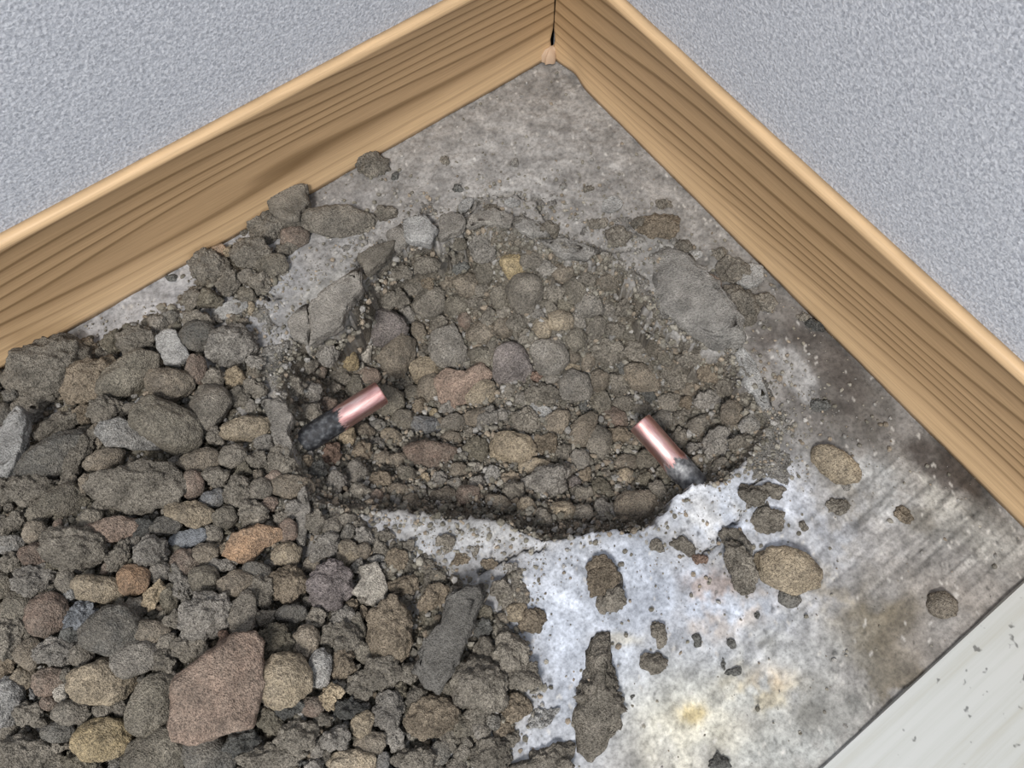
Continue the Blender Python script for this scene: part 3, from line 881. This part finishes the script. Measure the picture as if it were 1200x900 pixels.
def rock_shape(kind, seed, res, thick, ab, radial=None):
    """unit-ish rock; returns verts with x,y silhouette about (a,b) and depth c"""
    r = np.random.default_rng(seed); D, F = ICO[res]; V = D.copy(); off = r.random(3)*40
    a, b = ab
    if kind == 'f' or radial is not None:
        p = 7 if kind == 'f' else 3.0
        rho = (1-np.abs(V[:, 2])**p)**(1/p); h = np.hypot(V[:, 0], V[:, 1])+1e-9
        V[:, 0] *= rho/h; V[:, 1] *= rho/h
    low = fbm(D*1.25+off, 2)
    if kind == 'r': 
        V = V*(1+.15*low+.05*fbm(D*2.6+off+3, 2))[:, None]
        for _ in range(4):
            n = r.normal(size=3); n /= np.linalg.norm(n); d = r.uniform(.72, .95)
            e = np.maximum(V@n-d, 0); V = V-np.outer(e*.6, n)
    elif kind == 'a':
        for _ in range(11):
            n = r.normal(size=3)
            if radial is not None: n = np.array([n[0]*.5, n[1]*.5, abs(n[2])+.7])
            n /= np.linalg.norm(n); d = r.uniform(.62, .92)
            e = np.maximum(V@n-d, 0); V = V-np.outer(e*.93, n)
        V = V*(1+.06*low)[:, None]*1.14
    elif kind == 'm':
        big = fbm(D*2.1+off+9, 2); V = V*(1+.15*low+.11*big)[:, None]
        for _ in range(5):
            n = r.normal(size=3); n /= np.linalg.norm(n); d = r.uniform(.72, .95)
            e = np.maximum(V@n-d, 0); V = V-np.outer(e*.8, n)
    else: V = V*(1+.04*low)[:, None]
    if radial is not None:
        th = np.arctan2(V[:, 1], V[:, 0]); rad = np.interp(th, radial[0], radial[1], period=2*math.pi)
        V[:, 0] *= rad; V[:, 1] *= rad
        S = (radial[1].mean(),)*2
    else:
        V[:, 0] *= a; V[:, 1] *= b
    V[:, 2] *= thick
    return V, F, D, off
def finish_relief(V, D, kind, off):
    """surface grains in metres"""
    amp = dict(r=.0006, a=.0007, m=.0014, f=.0008)[kind]
    n = fbm(V*330+off, 3, .6)
    if kind == 'm': n = n-.9*np.abs(noise3(V*160+off+5))*1.3
    return V+D*(n*amp)[:, None]
placed = []      # u, v, a, b
def spawn(name, u, v, a, b, ang, colour, kind, seed, thick=None, poly=None, lift=None, tilt=0.0, dusty=1.0, **k):
    p0 = hit(u, v, 0)
    uh, vh = u, v
    dpt = float((p0-CAM)@AF); px = dpt/FOC
    m = min(a, b)
    in_hole = sdf(HOLE, np.array([float(u)]), np.array([float(v)]))[0] > -4
    in_heap = sdf(HEAP, np.array([float(u)]), np.array([float(v)]))[0] > 12
    c = (thick if thick else dict(r=.74, a=.7, m=.72, f=.26)[kind])*m*px
    if lift is None:
        sink = .30 if in_hole else (.62 if in_heap else .42)
        if not in_hole and not in_heap and kind == 'm': sink = .25
        if kind == 'f': sink = .4
        lift = c*sink
    p = hit(u, v, lift)
    dpt = float((p-CAM)@AF); px = dpt/FOC
    radial = None
    ray = (CAM-p)/np.linalg.norm(CAM-p)
    if kind == 'f' or (poly and kind == 'm'):
        # lies on the ground: axes in the ground plane
        if poly is None:
            t = np.linspace(0, 2*math.pi, 24, endpoint=False); ca, sa = math.cos(math.radians(ang)), math.sin(math.radians(ang))
            poly = [(u+a*math.cos(q)*ca-b*math.sin(q)*sa, v-(a*math.cos(q)*sa+b*math.sin(q)*ca)) for q in t]
        ax = np.eye(3)
        P = np.array([unproj(q[0], q[1], p[2])-p for q in poly])[:, :2]
    else:
        zx = ray; cx, sx = math.cos(math.radians(ang)), math.sin(math.radians(ang))
        X = AR*cx+AU*sx; X = X-zx*(X@zx); X /= np.linalg.norm(X); Y = np.cross(zx, X)
        ax = np.stack([X, Y, zx], 1)
        if poly:
            P = np.array([((q[0]-u), -(q[1]-v)) for q in poly])*px
    if poly is not None:
        Q = []
        P = np.array(P)
        for i in range(len(P)):
            for t in np.linspace(0, 1, 14, endpoint=False): Q.append(P[i]*(1-t)+P[(i+1) % len(P)]*t)
        Q = np.array(Q); th = np.arctan2(Q[:, 1], Q[:, 0]); o_ = np.argsort(th); radial = (th[o_], np.hypot(Q[:, 0], Q[:, 1])[o_]*(1+(.085 if kind in 'fm' else .02)*fbm(np.stack([Q[o_, 0]*240, Q[o_, 1]*240, np.full(len(Q), seed*.37)], -1), 3, .65)))
        if not (kind == 'f' or kind == 'm'): ax = np.stack([AR-ray*(AR@ray), np.cross(ray, AR), ray], 1)
    size = max(a, b)
    res = 5 if (size > 17 and kind == 'm') or size > 26 else (4 if size > 8 else 3)
    V, F, D, off = rock_shape(kind, seed, res, c, (a*px, b*px), radial)
    V = V@ax.T; D = D@ax.T
    if tilt:
        n = AR-ray*(AR@ray); V[:, 2] += tilt*(V@n)
    V = finish_relief(V, D, kind, off)
    if poly and kind == 'm': V = finish_relief(V, D, kind, off+7)
    mat = {'r': M_STONE, 'a': M_STONE, 'm': M_MORTAR, 'f': M_SLAB}[kind]
    base = np.array(COL[colour])*(1+.10*np.random.default_rng(seed+5).normal())
    if in_hole: base = base*1.12
    if colour == 'd' and max(a, b) < 14: base = base*1.5
    placed.append((u, v, a, b))
    return link(name, mesh(name, V, F), mat, tuple(p), color=tuple(base), dusty=dusty, **k)
DIRS = ['right of', 'above right of', 'above', 'above left of', 'left of', 'below left of', 'below', 'below right of']
ORD = ['nearest', 'second', 'third', 'fourth', 'fifth', 'sixth', 'seventh', 'eighth', 'ninth', 'tenth']
def sdfp(poly, u, v): return float(sdf(poly, np.array([float(u)]), np.array([float(v)]))[0])
def zone(u, v):
    if sdf(HOLE, np.array([float(u)]), np.array([float(v)]))[0] > 0: return 'hole'
    if sdf(HEAP, np.array([float(u)]), np.array([float(v)]))[0] > 0: return 'heap'
    return 'slab'
MARKS = []; AUTO = {}; HEADS = {}
def head_of(r, pebble=False):
    big = max(r['a'], r['b']); sz = 'tiny' if big < 9 else 'small' if big < 15 else 'medium' if big < 22 else 'large'
    if pebble: return f"{sz} {WORD[r['c']]} {SHW[r['s']]} pebble"
    noun = 'mortar lump' if r['s'] == 'm' else ('mortar flake' if r['s'] == 'f' else 'stone')
    return f"{sz} {WORD[r['c']]} {noun}" if r['s'] == 'm' else f"{sz} {WORD[r['c']]} {SHW[r['s']]} {noun}"
def autolabel(rows, pebble=False):
    """labels from look and from the nearest landmark"""
    auto = {}
    for r in rows:
        m = min(MARKS, key=lambda q: (q['u']-r['u'])**2+(q['v']-r['v'])**2)
        du = r['u']-m['u']; dv = m['v']-r['v']; d = DIRS[int(round(math.degrees(math.atan2(dv, du))/45)) % 8]
        auto.setdefault((head_of(r, pebble), d, m['short']), []).append((du*du+dv*dv, r))
    for (head, d, short), L_ in auto.items():
        L_.sort(key=lambda q: q[0])
        for k, (_, r) in enumerate(L_):
            r['label'] = f"{head} just {d} the {short}" if k == 0 else f"{head}, {ORD[k]} one {d} the {short}"
def build_rocks():
    rows = []
    for ln in ROCKS.strip().split('\n'):
        f = ln.split('|'); t = f[0].split()
        rows.append(dict(u=float(t[0]), v=float(t[1]), a=float(t[2]), b=float(t[3]), ang=float(t[4]), c=t[5], s=t[6], short=f[1] if len(f) > 1 else None, label=f[2] if len(f) > 2 else None, poly=None, lift=None, th=None))
    for ln in POLYS.strip().split('\n'):
        f = ln.split('|'); t = f[0].split(); poly = [tuple(float(q) for q in p.split(',')) for p in t[6:]]
        P = np.array(poly); sz = (P.max(0)-P.min(0))/2
        rows.append(dict(u=float(t[0]), v=float(t[1]), a=sz[0], b=sz[1], ang=0, c=t[2], s='a' if t[4] == 's' else t[4], short=f[1], label=f[2], poly=poly, lift=float(t[5])*1e-3 if t[4] == 'f' else None, th=float(t[3])))
    MARKS.extend(r for r in rows if r['short'])
    MARKS.extend([dict(u=410, v=485, short='left copper pipe'), dict(u=775, v=525, short='right copper pipe')])
    autolabel([r for r in rows if not r['label']])
    for i, r in enumerate(rows):
        z = zone(r['u'], r['v'])
        nm = {'m': 'mortar_lump', 'f': 'crust_piece'}.get(r['s'], 'stone')
        if r['short'] == 'slate slab': nm = 'slate_piece'
        if r['short'] == 'blue-grey flake': nm = 'stone_flake'
        cat = {'mortar_lump': 'mortar lump', 'crust_piece': 'mortar piece'}.get(nm, 'stone')
        grp = {'hole': ' in the hole', 'heap': ' in the rubble heap', 'slab': ' on the concrete slab'}[z]
        spawn(nm, r['u'], r['v'], r['a']*1.04, r['b']*1.04, r['ang'], r['c'], r['s'], 100+i, thick=r['th'], poly=r['poly'], lift=r['lift'],
              tilt=(.35 if r['short'] == 'overhanging slab' else 0.0),
              dusty=.48 if r['short'] and r['c'] in 'optwylu' else .8, label=r['label'], cat=cat, group={'stone': 'stones', 'mortar_lump': 'mortar lumps', 'crust_piece': 'crust and slab pieces'}.get(nm, 'stones')+grp)
build_rocks()

# gravel filling the gaps that the larger stones leave
def build_gravel():
    W, Hh = 1320, 1060; occ = np.zeros((Hh, W), bool); vv, uu = np.mgrid[0:Hh, 0:W]; uu = uu-60; vv = vv-60
    for (u, v, a, b) in placed:
        r = max(a, b); x0, x1, y0, y1 = [int(q) for q in (max(u-r+60, 0), max(u+r+61, 0), max(v-r+60, 0), max(v+r+61, 0))]
        s = np.s_[y0:y1, x0:x1]
        occ[s] |= ((uu[s]-u)/(a*.92))**2+((vv[s]-v)/(b*.92))**2 < 1 if abs(a-b) < 8 else np.hypot(uu[s]-u, vv[s]-v) < (a+b)*.46
    g = np.random.default_rng(21)
    su = uu[::2, ::2].astype(float); sv = vv[::2, ::2].astype(float)
    hp = sdf(HEAP, su, sv); ho = sdf(HOLE, su, sv)
    out = {'heap': 0, 'hole': 0}; rows = []
    for rad in (13, 11, 9, 7.5, 6, 5):
        for z, S, lim in (('heap', hp, 185), ('hole', ho, 105)):
            cand = np.argwhere((S > rad+3) & (su > -15) & (sv < 915)); g.shuffle(cand)
            for (j, i) in cand[:2600]:
                if out[z] >= lim: break
                u = su[j, i]; v = sv[j, i]
                if z == 'hole' and (abs((u-410)*.53+(v-485)*.85) < 18 and abs(u-410) < 45 or abs((u-780)*.73-(v-528)*.68) < 18 and abs(u-780) < 45): continue
                if z == 'hole' and g.random() < .55 and not ((u-610)/150)**2+((v-450)/140)**2 < 1: continue
                y0 = int(v+60-rad); x0 = int(u+60-rad); s = np.s_[max(y0, 0):y0+int(2*rad)+1, max(x0, 0):x0+int(2*rad)+1]
                msk = np.hypot(uu[s]-u, vv[s]-v) < rad
                if (occ[s] & msk).sum() > .12*msk.sum(): continue
                occ[s] |= msk; out[z] += 1
                e = g.uniform(.72, 1.0); kind = g.choice(['r', 'a', 'm'], p=[.35, .2, .45]); c = g.choice(list('gvbkdltr'), p=[.3, .18, .16, .14, .1, .04, .04, .04])
                rows.append(dict(u=float(u), v=float(v), a=rad*1.15, b=rad*1.15*e, ang=g.uniform(0, 180), c=str(c), s=str(kind), z=z, rad=rad))
    autolabel(rows, True)
    for r in rows:
        spawn('pebble', r['u'], r['v'], r['a'], r['b'], r['ang'], r['c'], r['s'], 5000+int(r['u']*7+r['v']*13), lift=r['rad']*.00045*.25,
              label=r['label'], cat='pebble', group='gravel in the rubble heap' if r['z'] == 'heap' else 'gravel in the hole')
build_gravel()

# ------------------------------------------------------------------ crumbs: tens of thousands, joined
def crumbs(name, label, n, test, rpx, seed, tone):
    g = np.random.default_rng(seed); D, F = ICO[1]
    pts = []
    u = g.uniform(-160, 1230, n*16); v = g.uniform(60, 1070, n*16)
    keep = test(u, v, g); u = u[keep][:n]; v = v[keep][:n]; n = len(u)
    p = unproj(u, v, 0.0)
    # settle on the surface below (iterate along the ray)
    for _ in range(6):
        H = surf_fine(p[:, 0], p[:, 1]); P2 = CAM+(p-CAM)*((H-CAM[2])/(p[:, 2]-CAM[2]))[:, None]; p = .5*p+.5*P2
    r = rpx[0]*(rpx[1]/rpx[0])**(g.random(n)**2.3)*.00047
    S = g.uniform(.6, 1.15, (n, 1, 3)); J = g.uniform(.75, 1.25, (n, len(D), 1))
    a = g.uniform(0, 2*math.pi, n); ca, sa = np.cos(a), np.sin(a)
    V = D[None]*J*S*r[:, None, None]
    x = V[..., 0]*ca[:, None]-V[..., 1]*sa[:, None]; y = V[..., 0]*sa[:, None]+V[..., 1]*ca[:, None]
    V = np.stack([x, y, V[..., 2]], -1)+p[:, None]+np.array([0, 0, 1])*(r*.35)[:, None, None]
    FF = (F[None]+(np.arange(n)*len(D))[:, None, None]).reshape(-1, 3)
    c = np.array(tone)[g.integers(0, len(tone), n)]*g.uniform(.75, 1.3, (n, 1))
    C = np.repeat(c, len(D), 0)
    link(name, mesh(name, V.reshape(-1, 3), FF, False, np.clip(C, 0, 1)), M_CRUMB, kind='stuff', label=label, cat='debris')
def surf_fine(x, y): return sample(FINE['H'], x, y, *FINE['g'])
G1 = [(.19,.175,.145), (.16,.148,.12), (.22,.205,.175), (.24,.20,.155), (.26,.25,.235)]
crumbs('crumbs', 'loose grit and crumbs of mortar strewn between the stones in the hole', 16000, lambda u, v, g: sdf(HOLE, u, v) > -3, (1.0, 5.5), 3, G1)
crumbs('grit', 'loose grit and crumbs of mortar between the stones of the rubble heap', 15000, lambda u, v, g: sdf(HEAP, u, v)+g.normal(size=u.shape)*5 > 0, (1.2, 6.0), 4, G1)
def near(u, v, g):
    d1 = sdf(HOLE, u, v); d2 = sdf(HEAP, u, v); out = (d1 < 0) & (d2 < 0)
    p = .05*np.exp(np.maximum(d1, -400)/45)*14+.22*np.exp(np.maximum(d2, -400)/14)
    for (a, b, ra, rb, h) in PATCH: p = p+.10*np.exp(-((u-a)/ra)**2-((v-b)/rb)**2)
    p = p*np.where((v > 560) & (u > 640) , .22, 1)+.012
    q = unproj(u, v, 0.0)
    return out & (g.random(u.shape) < p) & (q[:, 0] < -.010) & (q[:, 1] < -.010) & (q[:, 1] > TY+.004)
crumbs('scattered_grit', 'fine grit scattered over the concrete slab around the hole', 11000, near, (.6, 3.6), 5, G1)

# ------------------------------------------------------------------ copper pipes
def copper_mat(name, split, soot):
    m, nt, b, N, L = nodes_mat(name)
    tc = N('ShaderNodeTexCoord'); mp = N('ShaderNodeMapping'); L(tc, 'Object', mp, 'Vector'); mp.inputs['Scale'].default_value = (260, 260, 45)
    n = N('ShaderNodeTexNoise'); n.inputs['Scale'].default_value = 1; n.inputs['Detail'].default_value = 5; n.inputs['Roughness'].default_value = .65; L(mp, 0, n, 'Vector')
    sx = N('ShaderNodeSeparateXYZ'); L(tc, 'Object', sx, 0)
    ad = N('ShaderNodeMath', operation='MULTIPLY_ADD'); L(n, 'Fac', ad, 0); ad.inputs[1].default_value = .020; L(sx, 'Z', ad, 2)
    mr = N('ShaderNodeMapRange'); L(ad, 0, mr, 'Value'); mr.inputs[1].default_value = split+.010-.0008; mr.inputs[2].default_value = split+.010+.0012
    n2 = N('ShaderNodeTexNoise'); n2.inputs['Scale'].default_value = 330; n2.inputs['Detail'].default_value = 5; L(tc, 'Object', n2, 'Vector')
    cp = ramp(N, [(.36, (.66, .33, .31)), (.5, (.88, .54, .51)), (.64, (.97, .74, .71))]); L(n, 'Fac', cp, 0)
    so = ramp(N, [(.38, soot[0]), (.56, soot[1]), (.72, soot[2])]); L(n2, 'Fac', so, 0)
    mx = mixc(N, L); L(mr, 0, mx, 0); L(cp, 0, mx, 6); L(so, 0, mx, 7)
    L(mx, 2, b, 'Base Color')
    me_ = N('ShaderNodeMapRange'); L(mr, 0, me_, 'Value'); me_.inputs[3].default_value = 1; me_.inputs[4].default_value = .35; L(me_, 0, b, 'Metallic')
    ro = N('ShaderNodeMapRange'); L(mr, 0, ro, 'Value'); ro.inputs[3].default_value = .36; ro.inputs[4].default_value = .55; L(ro, 0, b, 'Roughness')
    bp = N('ShaderNodeBump'); bp.inputs['Strength'].default_value = .25; bp.inputs['Distance'].default_value = .0004; L(n, 'Fac', bp, 'Height'); L(bp, 0, b, 'Normal')
    return m
def pipe(label, open_px, bury_px, rad_px, mat, sink, away, flare):
    pb = hit(*bury_px, 0)
    rb = (pb-CAM)/np.linalg.norm(pb-CAM); pb = pb+rb*sink
    d = unproj(*open_px)-CAM; d /= np.linalg.norm(d)
    po = CAM+d*(np.linalg.norm(pb-CAM)*1.0)
    L0 = np.linalg.norm(po-pb)
    po = CAM+d*(np.linalg.norm(pb-CAM)+away*L0)
    ax = pb-po; Ln = np.linalg.norm(ax); ax /= Ln
    r = rad_px*float((po-CAM)@AF)/FOC
    prof = [(r-.0011, Ln), (r-.0011, .0006), (r-.0008, .0001), (r-.0003, 0), (r, .0004)]
    for k in range(1, 40):
        s = k/39; z = s*(Ln+.012)
        prof.append((r*(1+flare*smooth(.45, .62, s)), z))
    ns = 64; V = []
    for (q, z) in prof:
        for i in range(ns):
            t = 2*math.pi*i/ns; dent = 1+.012*math.sin(2*t+1.0+z*60)
            V.append((q*dent*math.cos(t), q*dent*math.sin(t), z))
    F = [(k*ns+i, (k+1)*ns+i, (k+1)*ns+(i+1) % ns, k*ns+(i+1) % ns) for k in range(len(prof)-1) for i in range(ns)]
    o = link('copper_pipe', mesh('copper_pipe', V, F), mat, tuple(po), label=label, cat='pipe', group='copper pipe stubs in the hole')
    o.rotation_euler = Vector(ax).to_track_quat('Z', 'Y').to_euler()
pipe('bright copper pipe stub with blackened end rising from the left of the hole', (447, 460), (374, 506), 14.6,
     copper_mat('copper_left', .0275, ((.016, .016, .018), (.045, .047, .053), (.13, .135, .14))), -.007, .06, .03)
pipe('bright copper pipe stub with greyed end rising from the right of the hole', (750, 495), (807, 560), 14.4,
     copper_mat('copper_right', .030, ((.08, .08, .088), (.20, .205, .215), (.36, .365, .37))), -.006, .06, .10)
